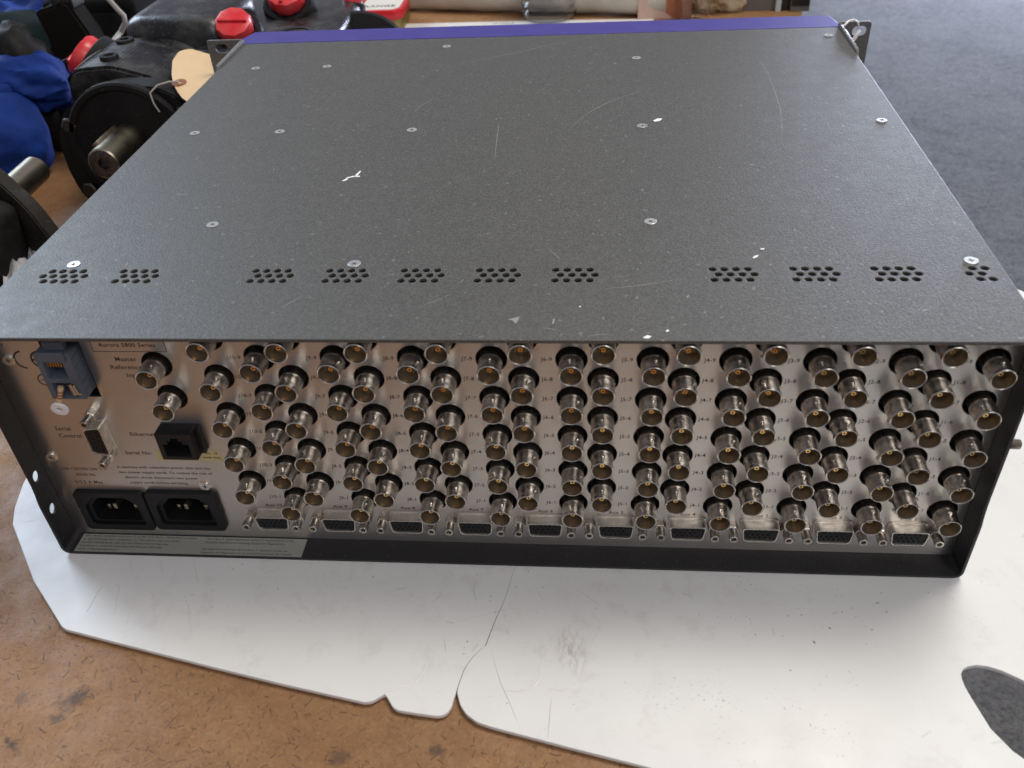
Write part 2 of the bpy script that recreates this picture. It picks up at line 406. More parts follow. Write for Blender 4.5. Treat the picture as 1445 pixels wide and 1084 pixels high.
# workbench: right edge runs (300,-150) -> (428,930)
BX = lambda y: 288 + (y + 150) * 0.123
wb = empty('workbench', (-250, 450, FZ))
tag(wb, 'workbench with stained brown hardboard top under the white sheet and the metal case', 'workbench')
part('bench_top', plate([(-1000, -420), (BX(-420), -420), (BX(1560), 1560), (-1000, 1560)], [], 28, 'Z', off=-17), M['bench'], wb)
for x, y in ((-900, -300), (200, -300), (-900, 1450), (380, 1450)):
    bm = bmesh.new(); box(bm, x - 35, x + 35, y - 35, y + 35, FZ, -31, 3); part('leg', bm, M['greymetal'], wb)
# grease stains lying in the bench top
def blob(cx_, cy_, r, n=40, seed=0, amp=.45, ax=1.):
    o = []
    for i in range(n):
        a = 2 * math.pi * i / n; k = 1 + amp * noise.noise(Vector((math.cos(a) * 1.6 + seed, math.sin(a) * 1.6, seed * 2.3))) * 2
        o.append((cx_ + r * k * math.cos(a) * ax, cy_ + r * k * math.sin(a)))
    return o

# white board
left = [(-158, 60), (-154, 36), (-149, 18), (-143.5, 6), (-112, -31), (-87, -54.5), (-84.5, -57), (-81.5, -58.6)]
front = [(-51.7, -65.2), (-4.1, -75.5), (30, -82.6), (63.4, -88.9), (68, -89.8), (71, -89.2), (75.8, -85.4), (77, -86.6), (80.6, -91.6),
         (83, -92.8), (92, -93.9), (100.5, -94.7), (103.5, -93.6), (105.3, -90.5), (106.2, -83.6), (106.6, -82), (107.0, -83.8), (108.9, -89), (112, -93.2), (117, -96.6), (124, -98.7),
         (154.3, -105.6), (194.8, -114.5), (250, -127.5), (330, -145)]
right = [(470, -150), (462, 100), (451, 228), (449.5, 237), (445, 241), (420, 243), (300, 300), (-120, 300), (-158, 250)]
hole = [(318.2, -66.8), (318.6, -64.4), (320.0, -62.2), (322.6, -60.6), (326.2, -59.8), (330.5, -60.2), (335.5, -62), (341.8, -65.9), (352, -73.2), (366, -86),
        (372, -98), (371, -108), (362, -114.5), (350, -114.8), (340.5, -109.8), (333.4, -104.6), (327.5, -98.4), (322.4, -89.4), (319.2, -75.5), (318.3, -70.5)]
sheet = empty('white_board', (150, -20, -3))
tag(sheet, 'scuffed white board with torn front edge and oval hole under the metal case', 'board')
from mathutils.geometry import delaunay_2d_cdt, tessellate_polygon
brd = plate(rpoly(left + front + right, 1.2, 2), [hole], 2.2, 'Z', bev=.3, off=-1.1)
part('board_sheet', brd, M['board'], sheet)
# creases pressed into the board (paths read off on the sheet)
def path_smooth(p, n=6):
    p = [Vector((a, b, 0)) for a, b in p]; o = []
    for i in range(len(p) - 1):
        a, b, c, d = p[max(i - 1, 0)], p[i], p[i + 1], p[min(i + 2, len(p) - 1)]
        for j in range(n):
            s = j / n
            o.append(.5 * ((2 * b) + (c - a) * s + (2 * a - 5 * b + 4 * c - d) * s * s + (-a + 3 * b - 3 * c + d) * s ** 3))
    o.append(p[-1]); return o
CREASE = [[(-76.1, -48.4), (-75.9, -44.0), (-75.8, -35.0), (-74.3, -32.0), (-69.9, -31.3), (-66.2, -34.0), (-64.4, -41.3), (-62.0, -49.2)], [(-53.7, -54.5), (-54.2, -47.5), (-54.0, -39.2), (-52.0, -36.3), (-49.2, -36.2), (-46.1, -39.5), (-43.4, -46.0), (-40.4, -52.5)], [(-35.2, -59.4), (-35.2, -51.0), (-35.2, -42.9), (-33.9, -40.3), (-30.9, -39.8), (-28.2, -42.1), (-24.7, -49.5), (-20.9, -57.3)], [(-60.5, -14.9), (-60.6, -21.5), (-59.9, -30.3)], [(-52.8, -14.6), (-50.4, -19.9), (-47.1, -25.5)], [(-43.4, -14.9), (-42.0, -22.0), (-41.1, -32.5)], [(-35.4, -14.6), (-32.8, -20.5), (-28.3, -28.0)], [(-68.2, -15.7), (-65.3, -22.3)], [(-78.7, -16.1), (-80.2, -23.4)], [(148.0, -50.6), (145.1, -59.9), (141.5, -67.6), (141.3, -75.0), (138.3, -79.9), (133.7, -81.6), (127.0, -81.2)], [(167.3, -48.5), (162.4, -59.7), (160.4, -66.8), (159.5, -73.5), (155.9, -77.9), (151.3, -80.1), (145.6, -79.6)], [(91.9, -67.9), (89.2, -78.0), (81.9, -82.3), (75.5, -85.4)]]
CRACK = [[(126.2, -12.8), (123.1, -32.3), (119.7, -45.0), (116.6, -59.2)], [(116.6, -59.2), (112.7, -63.8), (109.1, -70.3), (107.4, -77.7), (106.7, -83.1)]]
SCR = [[(67.0, 316.8), (95.2, 333.2), (127.2, 353.2), (156.4, 371.0)], [(146.9, 196.4), (158.4, 222.8), (176.1, 246.0), (198.4, 262.4)], [(106.0, 211.7), (106.8, 187.6), (108.4, 157.2)], [(60.5, 251.4), (53.7, 240.7), (51.6, 231.0)], [(268.4, 324.2), (272.0, 288.4), (271.4, 242.5), (269.1, 208.1), (265.6, 185.2)], [(272.7, 166.8), (277.2, 165.9)], [(39.0, 19.5), (34.8, 15.4), (31.8, 10.0)], [(100.0, 18.0), (92.1, 12.0)], [(106.9, 33.4), (105.8, 29.8)], [(168.0, 25.0), (182.9, 27.6), (198.9, 32.5)], [(161.0, -10.2), (166.2, -8.9), (170.5, -8.6)], [(171.8, 35.2), (177.4, 34.3)], [(143.4, -4.4), (148.7, -5.9)], [(142.5, 59.2), (148.3, 50.2)]]
CHIP = [[(30.1, 137.1), (32.1, 139.2), (33.2, 139.9), (33.8, 142.8), (35.6, 146.1), (36.4, 141.6), (37.4, 139.0), (35.6, 138.0), (33.3, 138.1), (32.0, 135.2), (30.7, 135.2)], [(196.1, 209.4), (198.8, 212.4), (201.7, 212.3), (200.3, 209.2), (197.4, 207.6)], [(232.5, 50.4), (233.7, 52.1), (235.5, 52.8), (234.6, 50.9), (233.2, 49.8)], [(236.9, 58.5), (238.8, 58.7), (238.4, 57.5), (237.1, 57.5)], [(182.9, -10.8), (184.7, -9.4), (186.2, -10.3), (185.0, -11.7), (183.3, -11.5)], [(201.6, 18.5), (202.6, 20.2), (202.8, 19.2), (201.9, 17.5)], [(128.7, 1.4), (133.5, 3.5), (133.1, 0.6), (132.1, -1.8), (131.0, 0.6)], [(146.8, -1.7), (147.3, 2.0), (148.0, 2.3), (147.7, -1.7)], [(157.3, 11.1), (158.2, 11.5), (158.2, 10.5)], [(191.9, -6.2), (193.0, -5.4), (193.1, -6.6), (192.1, -7.2)]]

for pl in CREASE:
    bm = bmesh.new(); pts = path_smooth(pl); tube(bm, [(p.x, p.y, -.1) for p in pts], .26, 6); part('crease', bm, M['crease'], sheet)
SCUFF = [[(155.7, -25.9), (161.5, -30.0), (167.8, -35.5)], [(137.7, -26.6), (139.7, -30.9), (142.1, -32.9)], [(118.9, -60.4), (124.8, -76.9), (129.3, -86.2), (134.9, -98.3)], [(97.2, -55.4), (98.6, -60.6), (99.3, -63.8)], [(107.9, -21.1), (107.8, -28.5), (110.5, -35.6)], [(93.4, -28.3), (91.7, -32.8), (89.3, -36.5)], [(147.1, -83.0), (146.8, -94.4), (146.4, -103.2)], [(79.1, -31.1), (77.8, -34.0)]]
for pl in SCUFF:
    bm = bmesh.new(); pts = path_smooth(pl); n_ = len(pts); tube(bm, [(p.x, p.y, -.1) for p in pts], [.12 + .14 * math.sin(math.pi * i / (n_ - 1)) for i in range(n_)], 5); part('scuff', bm, M['scuff'], sheet)
for pl in CRACK:
    bm = bmesh.new(); pts = path_smooth(pl); tube(bm, [(p.x, p.y, -.08) for p in pts], [.10 + .12 * (i / len(pts)) for i in range(len(pts))], 5); part('crack', bm, M['greenink'], sheet)
# ------------------------------------------------------------------ the metal case
X0, X1, YR, YF, H = -105.2, 334.3, -13.1, 377.4, 134.2
unit = empty('rack_unit', (114.5, 180, 0))
tag(unit, 'dark grey metal rack case with rear coaxial sockets and a purple front edge', 'rack unit')
vents = []
def vent(xs, rows):
    for y, x_off, n in rows:
        for k in range(n): vents.append(circ(xs + x_off + 5 * k, y, 1.68, 14))
YV = (41.0, 36.7, 32.2)
for i, xs in enumerate((-86.9, -52.6, 10.6, 44.9, 79.0, 112.8, 146.6, 214.3, 248.3, 282.0)):
    vent(xs, ((YV[0], 0 if i != 1 else .3, 4), (YV[1], -2.5 if i == 0 else 2.2, 5 if i == 0 else 4), (YV[2], 0, 4)))
vent(321.5, ((YV[0], .5, 2), (YV[1], -2.0, 2), (YV[2], 1.0, 2)))
lid = part('top_cover', plate(rrect(X0, X1, YR, YF, 1.2), vents, 1.7, 'Z', bev=.38, off=H - .85), M['lid'], unit)
SCREWS = [(-79.5, 47, 1), (55, 46.6, 1), (-25.7, 85.5, 0), (189.7, 84.8, 1), (323.3, 47, 1), (-79, 203.5, 0), (-25.8, 203.2, 0), (54.9, 202, 0),
          (189.6, 201.8, 1), (323.3, 203.3, 1), (-77.6, 320, 0), (-25.9, 320, 0), (54, 357.5, 0), (189.7, 321, 0), (324, 358.5, 0)]
def screw_mesh(r=3.0):
    """countersunk head with a cross recess, faces +Z"""
    cr = [(.45, 1.5), (.45, .45), (1.5, .45), (1.5, -.45), (.45, -.45), (.45, -1.5), (-.45, -1.5), (-.45, -.45), (-1.5, -.45), (-1.5, .45), (-.45, .45), (-.45, 1.5)]
    k = r / 3.0; cr = [(a * k * .85, b * k * .85) for a, b in cr]
    top = plate(circ(0, 0, r, 24), [cr], .5, 'Z', bev=.12, off=0)
    return top
sm_ = screw_mesh()
def recess(r=1.5):
    bm = bmesh.new(); box(bm, -r, r, -r, r, -.24, -.16); return bm
rm_ = None
for i, (x, y, br_) in enumerate(SCREWS):
    me = sm_.copy(); me.transform(Matrix.Rotation(random.random() * 6, 4, 'Z'))
    o = part('screw', me, M['screw'] if br_ else M['screwpaint'], lid, loc=(x, y, H + .08))
    rc = part('cross_recess', recess(), M['darkscrew'], o, loc=(x, y, H + .12)); 
    o.name = 'screw'
def flat_poly(pl, th):
    return plate(pl, [], th, 'Z', bev=0, off=0)
for pl in ([(30, 135.4), (31.2, 137.4), (34.4, 138.6), (37.4, 138.4), (37.2, 139.8), (33.6, 140), (30.4, 138)], [(34, 139.4), (35.8, 146.2), (36.6, 145.6), (35.6, 139.4)], [(28.6, 133.6), (30, 136.2), (31.6, 136.6), (30.6, 134)]):
    part('paint_chip', flat_poly(pl, .12), M['chip'], lid, loc=(0, 0, H + .05), smooth=False)
for k_, pl in enumerate(CHIP[1:]):
    part('paint_chip', flat_poly(pl, .12), M['faint'] if k_ in (4, 5, 6) else M['chip'], lid, loc=(0, 0, H + .05), smooth=False)
for k, pl in enumerate(SCR):
    bm = bmesh.new(); pts = path_smooth(pl, 8); n_ = len(pts)
    tube(bm, [(p.x, p.y, -.02) for p in pts], [.03 + .16 * math.sin(math.pi * i / (n_ - 1)) for i in range(n_)], 4)
    for v in bm.verts: v.co.z = -.02 + (v.co.z + .02) * .35
    part('scratch', bm, M['faint'], lid, loc=(0, 0, H + .01))

# folded sides and bottom of the chassis
def side_outline():
    return [(YR, 4.5), (YR, 33), (YR + .2, 36), (YR + 1.0, 41), (YR + 1.4, 46), (YR + 1.5, 52), (YR + 1.5, H - 1.75), (YF, H - 1.75), (YF, 4.5)]
for s_, x in ((-1, X0 + .7), (1, X1 - .7)):
    hs = [circ(-6.8, 48.6, 2.6, 18, ry=2.9), circ(-6.8, 26.6, 2.6, 18, ry=2.9)] if s_ < 0 else []
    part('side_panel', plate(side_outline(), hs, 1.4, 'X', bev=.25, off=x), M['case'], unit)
def quarter(cx_, cz, r, a0, a1, n=5): return [(cx_ + r * math.cos(R(a0 + (a1 - a0) * i / n)), cz + r * math.sin(R(a0 + (a1 - a0) * i / n))) for i in range(n + 1)]
out = [(X0, 4.5)] + quarter(X0 + 4, 4.2, 4, 180, 270) + quarter(X1 - 4, 4.2, 4, 270, 360) + [(X1, 4.5)]
inn = [(X1 - 1.4, 4.5)] + quarter(X1 - 4, 4.2, 2.6, 360, 270) + quarter(X0 + 4, 4.2, 2.6, 270, 180) + [(X0 + 1.4, 4.5)]
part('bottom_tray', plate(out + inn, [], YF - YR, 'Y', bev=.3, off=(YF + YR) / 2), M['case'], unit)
bz = [(-114.8, 379.6), (-106, 408.6), (333.5, 408), (338.2, 379.6)]
part('front_bezel', plate(rpoly(bz, 1.5, 3), [], 132.5, 'Z', bev=.5, off=67.6), M['purple'], unit)
bm = bmesh.new(); box(bm, X0 + 1.6, X1 - 1.6, YF - 1.5, YF + 2.0, 2, H - 2); part('front_plate', bm, M['black'], unit)
# rack ears
for s_ in (-1, 1):
    xa, xb = (-134.3, X0 - .2) if s_ < 0 else (X1 + .2, 357.3)
    hx = -123.4 if s_ < 0 else 349.6
    hs = [rrect(hx - 5, hx + 5, z - 3.3, z + 3.3, 3.2) for z in (131.0, 75, 8)]
    ear = part('rack_ear', plate(rrect(xa, xb, .5, 137.4, 2.0), hs, 2.0, 'Y', bev=.3, off=YF + 1.1), M['ear'], unit)
    xs = X0 - 1.3 if s_ < 0 else X1 + 1.3
    part('ear_flange', plate([(YF, .5), (YF, 136.4), (322, 135.4), (318, 131), (318, .5)], [], 1.8, 'X', bev=.2, off=xs), M['ear'], ear)
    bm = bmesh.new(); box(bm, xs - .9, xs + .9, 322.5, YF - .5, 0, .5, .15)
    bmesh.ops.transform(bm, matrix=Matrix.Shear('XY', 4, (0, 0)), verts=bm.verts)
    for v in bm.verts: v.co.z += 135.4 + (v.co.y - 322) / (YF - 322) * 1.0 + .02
    part('bare_metal_or_glint_edge', bm, M['rim'] if s_ > 0 else M['greymetal'], ear)
# studs standing out of the sides
for x, y, z, d in ((X0, -4.0, 82.5, -1), (X1, -5.5, 77, 1)):
    bm = bmesh.new(); pr = [(0, 0), (2.6, 0), (2.6, 1.4), (2.0, 1.5)]
    for k in range(7): pr += [(2.25, 1.8 + k * .75), (1.9, 2.15 + k * .75)]
    pr += [(0, 7.2)]
    lathe(bm, [(r_, h_ * d) for r_, h_ in pr], 14, 'X', (x, y, z)); fix(bm); part('side_stud', bm, M['darkscrew'] if d < 0 else M['nickel'], unit)

# rear panel
CP, OO, RP, Z1 = 33.529, 20.347, 10.513, 31.2
def bnc_xz(c, r): return (10 - c) * CP + (OO if r % 2 else 0), (r - 1) * RP + Z1
BN = [(c, r) + bnc_xz(c, r) for c in range(1, 11) for r in range(1, 11)]
MREF = [(-26.7, 111.3), (-24.9, 93.2)]
holes = [circ(x, z, 6.75, 26) for c, r, x, z in BN] + [circ(x, z, 6.85, 26) for x, z in MREF]
holes += [[(-77, 92.8), (-58.6, 92.8), (-58.6, 124), (-77, 124)]]
iec = [(-75.8, 20.6), (-38.4, 21.4)]
for x, z in iec: holes.append([(x - 14.5, z - 10), (x + 14.5, z - 10), (x + 14.5, z + 10), (x - 14.5, z + 10)])
panel = part('rear_panel', plate([(X0 + 1.5, 1.75), (X1 - 1.5, 1.75), (X1 - 1.5, H - 1.8), (X0 + 1.5, H - 1.8)], holes, 1.5, 'Y', bev=.12, off=.75), M['panel'], unit)

# coaxial sockets
bm = bmesh.new()
lathe(bm, [(0, 3), (4.1, 3), (4.1, -8), (4.4, -11.2), (4.7, -11.4), (5.0, -11.1), (5.0, -9.6), (4.88, -9.2), (4.88, -4.6), (5.12, -4.2), (5.12, -3.0), (4.88, -2.6), (4.88, 4.6), (6.2, 5.2)], 28)
for sz in (-1, 1): lathe(bm, [(1.05, 4.0 * sz), (1.05, 5.75 * sz), (.85, 5.95 * sz), (0, 5.95 * sz)], 10, 'Z', (0, -7.2, 0))
fix(bm); barrel = _me('coaxial_socket', bm)
bm = bmesh.new(); lathe(bm, [(4.38, -11.2), (4.46, -11.62), (4.7, -11.78), (4.96, -11.6), (5.04, -11.2), (5.02, -10.9)], 28); fix(bm); rimm = _me('rim', bm)
bm = bmesh.new(); lathe(bm, [(4.34, -11.1), (4.06, -8), (4.04, -2.6), (2.6, -3.0), (1.9, -5.4), (1.25, -5.6), (1.2, -3)], 20); fix(bm); insm = _me('insulator', bm)
bm = bmesh.new(); lathe(bm, [(1.2, -3), (1.2, -7.6), (1.0, -7.9), (.5, -7.9), (.5, -5.5), (0, -5.5)], 14); fix(bm); pinm = _me('contact_pin', bm)
bm = bmesh.new(); lathe(bm, [(0, 6.2), (7.3, 6.2), (7.3, 1.7), (6.9, 1.7), (6.9, 5.4), (0, 5.4)], 20); fix(bm); bushm = _me('bush', bm)
proto = None
for x, z in [(x, z) for c, r, x, z in BN] + MREF:
    if proto is None:
        proto = part('coaxial_socket', barrel, M['nickel'], unit, loc=(x, 0, z))
        part('rim', rimm, M['rim'], proto, loc=(x, 0, z)); part('insulator', insm, M['dielectric'], proto, loc=(x, 0, z))
        part('contact_pin', pinm, M['gold'], proto, loc=(x, 0, z)); part('mounting_bush', bushm, M['hole'], proto, loc=(x, 0, z))
    else:
        o = copy_of(proto, unit, (x, 0, z))
        o.rotation_euler = (random.uniform(-.012, .012), random.choice((0, 0, 0, .5, -.4, .8)) + random.uniform(-.15, .15), random.uniform(-.012, .012))

# high density D connectors
def dshape(w, h, r, slant=1.05):
    return rpoly([(-w, h), (-w + slant, -h), (w - slant, -h), (w, h)], r, 4)
def jack_mesh():
    bm = bmesh.new()
    lathe(bm, [(2.9, 0), (2.9, -3.6), (2.6, -3.9)], 6)
    lathe(bm, [(2.6, -3.9), (2.15, -4.0), (2.15, -9.1), (1.95, -9.4), (1.25, -9.4), (1.1, -9.0), (1.1, -6), (0, -6)], 16)
    return _me('jack_screw', fix(bm))
def dsub(name, x, z, w, pins, rotz=0., label=None):
    RM = Matrix.Rotation(rotz, 4, 'Y')
    def P(nm, me, mt, par):
        if not isinstance(me, bpy.types.Mesh): me = _me(nm, me)
        me.transform(RM); return part(nm, me, mt, par, loc=(x, 0, z))
    sh = merge([plate(dshape(w, 4.3, 1.9), [dshape(w - .45, 3.85, 1.6)], 6.3, 'Y', bev=.14, off=-3.1),
                plate(dshape(w + .75, 5.0, 2.2), [dshape(w - .45, 3.85, 1.6)], 1.0, 'Y', bev=.2, off=-.5)])
    root = P(name, sh, M['tin'], unit)
    P('shell_rim', plate(dshape(w + .12, 4.42, 1.95), [dshape(w - .5, 3.8, 1.55)], .5, 'Y', bev=.2, off=-6.35), M['rim'], root)
    P('socket_insert', plate(dshape(w - .5, 3.8, 1.55), [circ(px, pz, .48, 8) for px, pz in pins], 1.2, 'Y', bev=.05, off=-5.2), M['black'], root)
    P('insert_back', plate(dshape(w - .5, 3.8, 1.55), [], .5, 'Y', off=-3.8), M['hole'], root)
    for s_ in (-1, 1):
        me = jack_mesh(); me.transform(Matrix.Translation((12.5 * s_, 0, 0)))
        P('jack_screw', me, M['nickel'], root)
    if label: root['label'] = label
    return root
P15 = [(-4.6 + 2.29 * i + (0, -1.1, 0)[j], 2.0 - 2.0 * j) for j in range(3) for i in range(5)]
for c in range(1, 11):
    dsub('aux_connector', (10 - c) * CP + 6.9, 18.7, 8.5, P15)
P9 = [(-5.5 + 2.75 * i, 1.4) for i in range(5)] + [(-4.1 + 2.75 * i, -1.4) for i in range(4)]
dsub('serial_connector', -66.0, 70.9, 8.5, P9, rotz=R(90))

# power inlets
for x, z in iec:
    op = rpoly([(-12, -7.6), (12, -7.6), (12, 2.6), (7.2, 7.8), (-7.2, 7.8), (-12, 2.6)], 1.2, 3)
    outl = rrect(-18.2, 18.2, -13.2, 13.2, 2.4)
    op2 = rpoly([(-14.2, -9.4), (14.2, -9.4), (14.2, 3.4), (8.4, 9.6), (-8.4, 9.6), (-14.2, 3.4)], 1.6, 3)
    me = _me('b', merge([plate(outl, [op2], 2.2, 'Y', bev=.5, off=-1.6), plate(outl, [op], .7, 'Y', off=-.36), plate(rrect(-14.2, 14.2, -9.7, 9.7, 2), [op], 14, 'Y', off=7.2),
                         plate(rrect(-14.2, 14.2, -9.7, 9.7, 2), [], 1, 'Y', off=14.8)]))
    root = part('power_inlet', me, M['black'], unit, loc=(x, 0, z))
    for px, pz, py in ((-7.3, -4.2, 4.6), (0, 1.4, -.4), (7.0, -4.2, 4.6)):
        bm = bmesh.new(); box(bm, px - 1.0, px + 1.0, py, 14, pz - 1.6, pz + 2.1, .5); part('pin', bm, M['steel'], root, loc=(x, 0, z))

# blue-grey double modular socket with a resistor hanging from it
gx, gz = -67.8, 110
me = _me('b', merge([plate(rrect(-8.1, 8.1, -12.4, 12.4, .8), [[(-5.6, -1.2), (-5.6, 7.6), (3.6, 7.6), (3.6, -1.2)], [(-5.4, -11.2), (-5.4, -3.4), (4.6, -3.4), (4.6, -11.2)]], 7.6, 'Y', bev=.3, off=-4.2),
                     plate([(-6.2, 9), (6.2, 9), (6.2, 13.6), (-6.2, 13.6)], [], 1.2, 'Y', bev=.2, off=-8.4),
                     plate([(-3.4, 13), (5.6, 13), (5.6, 17.4), (-3.4, 17.4)], [], 4.0, 'Y', bev=.3, off=-4.4),
                     plate([(-8.0, -12.3), (8.0, -12.3), (8.0, 12.4), (-8.0, 12.4)], [], 8, 'Y', off=4.2)]))
gray = part('modular_socket', me, M['greyplastic'], unit, loc=(gx, 0, gz)); gray['label'] = 'blue-grey double modular socket'
for k in range(7):
    bm = bmesh.new(); box(bm, gx - 4.6 + k * 1.2, gx - 4.2 + k * 1.2, -6.4, -1, gz + 4.4, gz + 7.2); part('contact', bm, M['gold'], gray)
for k in range(5):
    bm = bmesh.new(); box(bm, gx + 8.1, gx + 8.5, -7.2, -.6, gz - 9 + k * 4.4, gz - 8.4 + k * 4.4, .1); part('rib', bm, M['greyplastic'], gray)
rs = empty('end_of_line_resistor', (-69.5, -10, 100))
tag(rs, 'striped resistor with a white nylon washer hanging out of the blue-grey socket', 'resistor')
bm = bmesh.new(); tube(bm, [(-66.6, -5, 104.5), (-66.8, -8.8, 107.5), (-67.2, -10.6, 107.2), (-70.6, -11.8, 98.6), (-71.0, -12, 97)], .28, 6); part('lead', bm, M['rim'], rs)
bd = empty('resistor_body', (-68.2, -10.9, 104.8)); bd.parent = rs; bd.location = (Vector((-68.2, -10.9, 104.8)) - WL[rs.name]) * S
q = Vector((-70.4, -11.7, 99.2)) - Vector((-67.4, -10.7, 106.8)); L_ = q.length
for nm, a, b, rr, mt in (('bead', 0, .26, 1.35, 'tanbody'), ('band', .26, .36, 1.2, 'brownband'), ('bead', .36, .46, 1.15, 'tanbody'), ('band', .46, .56, 1.2, 'brownband'), ('bead', .56, .64, 1.15, 'tanbody'), ('band', .64, .74, 1.2, 'brownband'), ('bead', .74, 1, 1.4, 'tanbody')):
    bm = bmesh.new(); p0 = Vector((-67.4, -10.7, 106.8)); tube(bm, [p0 + q * a, p0 + q * (a + .03), p0 + q * (b - .001)], [rr * .93, rr, rr * .97], 10)
    part(nm, bm, M[mt], bd)
bm = bmesh.new()
wr = [(1.55, -.6), (3.75, -.6), (3.9, -.3), (3.9, .5), (3.7, .7), (1.55, .7), (1.35, 0)]
lathe(bm, wr, 22, closed=True); fix(bm)
bmesh.ops.rotate(bm, verts=bm.verts, matrix=Matrix.Rotation(R(12), 3, 'X')); part('washer', bm, M['nylon'], rs, loc=(-71.2, -12.4, 95.7))
for k in range(4):
    bm = bmesh.new(); tube(bm, [(-65.2 + k * .7, -5, 105.6 - .3 * k), (-64.9 + k * .7, -8.9, 106.4 - .2 * k), (-64.0 + k * .75, -9.4, 101 + .3 * k), (-63.2 + k * .7, -7, 99.6)], .26, 5); part('wire_strand', bm, M['tanbody'] if k % 2 else M['rim'], rs)

# network socket
ex, ez = -27.0, 69.6
key = [(-6, -5.6), (6, -5.6), (6, 1.6), (3.6, 1.6), (3.6, 3.6), (1.8, 3.6), (1.8, 5.4), (-1.8, 5.4), (-1.8, 3.6), (-3.6, 3.6), (-3.6, 1.6), (-6, 1.6)]
me = _me('b', merge([plate(rrect(-8.6, 8.6, -7.8, 8.0, .5), [key], 7.8, 'Y', bev=.35, off=-4.0), plate(rrect(-8.6, 8.6, -7.8, 8.0, .5), [], .4, 'Y', off=-.3),
                     plate([(8.4, -7.7), (10.4, -7.7), (10.0, 7.6), (8.4, 7.6)], [], 3, 'Y', bev=.2, off=-1.6)]))
part('network_socket', me, M['black'], unit, loc=(ex, 0, ez))

# panel screws
for x, z in ((-97.2, 55.2), (-94.8, 113.2), (-24.6, 37.6)):
    me = screw_mesh(2.6); me.transform(FACE['Y']); o = part('panel_screw', me, M['screw'], unit, loc=(x, -.6, z))
    bm = bmesh.new(); lathe(bm, [(0, -.7), (2.7, -.7), (2.7, .6)], 18); fix(bm); part('screw_dome', bm, M['screw'], o, loc=(x, 0, z)) if False else bm.free()
    bm = bmesh.new(); box(bm, -1.5, 1.5, .12, .22, -1.5, 1.5); part('cross_recess', bm, M['darkscrew'], o, loc=(x, -.6, z))
    bm = bmesh.new(); lathe(bm, [(2.5, -.4), (3.1, -.25), (3.3, .55)], 20); fix(bm); part('washer', bm, M['rim'], o, loc=(x, 0, z))

# printing on the panel
items = []
for c, r, x, z in BN:
    items.append(('J%d-%d' % (c, r), (10 - c) * CP + 10.0 - (.8 if c == 10 else 0), z, 2.75, 'CENTER'))
for c in range(1, 11): items.append(('Aux %d' % c, (10 - c) * CP + 7.0, 25.2, 2.75, 'CENTER'))
items += [('Aurora 5800 Series', -37.2, 121.6, 3.0, 'CENTER'), ('Master', -40.2, 114.0, 3.3, 'CENTER'), ('Reference', -41.4, 109.6, 3.3, 'CENTER'), ('Inputs', -38.2, 105.2, 3.3, 'CENTER'),
          ('Serial', -88.5, 73.2, 3.3, 'LEFT'), ('Control', -88.3, 68.8, 3.3, 'LEFT'), ('Ethernet', -52.6, 70.4, 3.3, 'LEFT'), ('Serial No:', -58.6, 58.6, 3.0, 'LEFT'),
          ('100-120/200-240 V ~', -83.5, 47.4, 2.5, 'CENTER'), ('50/60 Hz', -84, 43.6, 2.5, 'CENTER'), ('5/2.5 A Max', -84, 38.6, 2.7, 'CENTER'),
          ('A machine with redundant power, this unit has', -42.6, 49.2, 2.25, 'CENTER'), ('two power supply cords. To reduce the risk of', -42.6, 45.8, 2.25, 'CENTER'),
          ('electric shock disconnect two power', -45.6, 42.4, 2.25, 'CENTER'), ('supply cords before servicing.', -47.6, 39.0, 2.25, 'CENTER'), ('!', -94.5, 121, 3.5, 'CENTER')]
part('printed_lettering', text_mesh(items, 'Y', -.03), M['ink'], panel, smooth=False)
def strip(pts, w_, th=.05):
    a = []; b = []
    P_ = [Vector(p) for p in pts]
    for i, p in enumerate(P_):
        d = (P_[min(i + 1, len(P_) - 1)] - P_[max(i - 1, 0)]).normalized(); n_ = Vector((-d.y, d.x)) * w_ / 2
        a.append(tuple(p + n_)); b.append(tuple(p - n_))
    return plate(a + b[::-1], [], th, 'Y', off=-.03)
part('title_frame', merge([strip([(-53.4, 131), (-53.4, 118.2)], .3), strip([(-53.55, 118.2), (-20.0, 118.2)], .3), strip([(-20.1, 118.2), (-20.1, 131)], .3)]), M['ink'], panel, smooth=False)
arc = lambda cx_, cz, r_, a0, a1: [(cx_ + r_ * math.cos(R(a0 + (a1 - a0) * i / 14)), cz + r_ * math.sin(R(a0 + (a1 - a0) * i / 14))) for i in range(15)]
part('conformity_mark', merge([strip(arc(-87.2, 113.4, 4.6, 95, 265), .9), strip(arc(-79.2, 113.4, 4.6, 95, 265), .9), strip([(-83.6, 113.4), (-79.9, 113.4)], .9)]), M['ink'], panel, smooth=False)
part('approval_mark', merge([strip(arc(-82.2, 102.2, 3.0, 0, 359), .6), strip([(-83.6, 102.2), (-80.8, 102.2)], .5)]), M['ink'], panel, smooth=False)
yl = part('serial_sticker', plate(rrect(-43.4, -11.2, 54.4, 61.0, .4), [], .1, 'Y', off=-.06), M['yellow'], panel, smooth=False)
part('sticker_lettering', text_mesh([('SEL 18', -18.6, 59.4, 2.3, 'CENTER'), ('400M 9803', -17.4, 56.4, 2.0, 'CENTER')], 'Y', -.14), M['ink'], yl, smooth=False) if False else None
part('sticker_lettering', text_mesh([('SEL 18', -15.9, 59.2, 2.1, 'CENTER'), ('400M 9803', -16.4, 56.4, 1.8, 'CENTER')], 'Y', -.14), M['ink'], panel, smooth=False)
lb = part('compliance_label', plate(rrect(-99.4, 19.6, -12.5, -.7, .3), [], .12, 'Z', off=1.68), M['greenlabel'], unit, smooth=False)
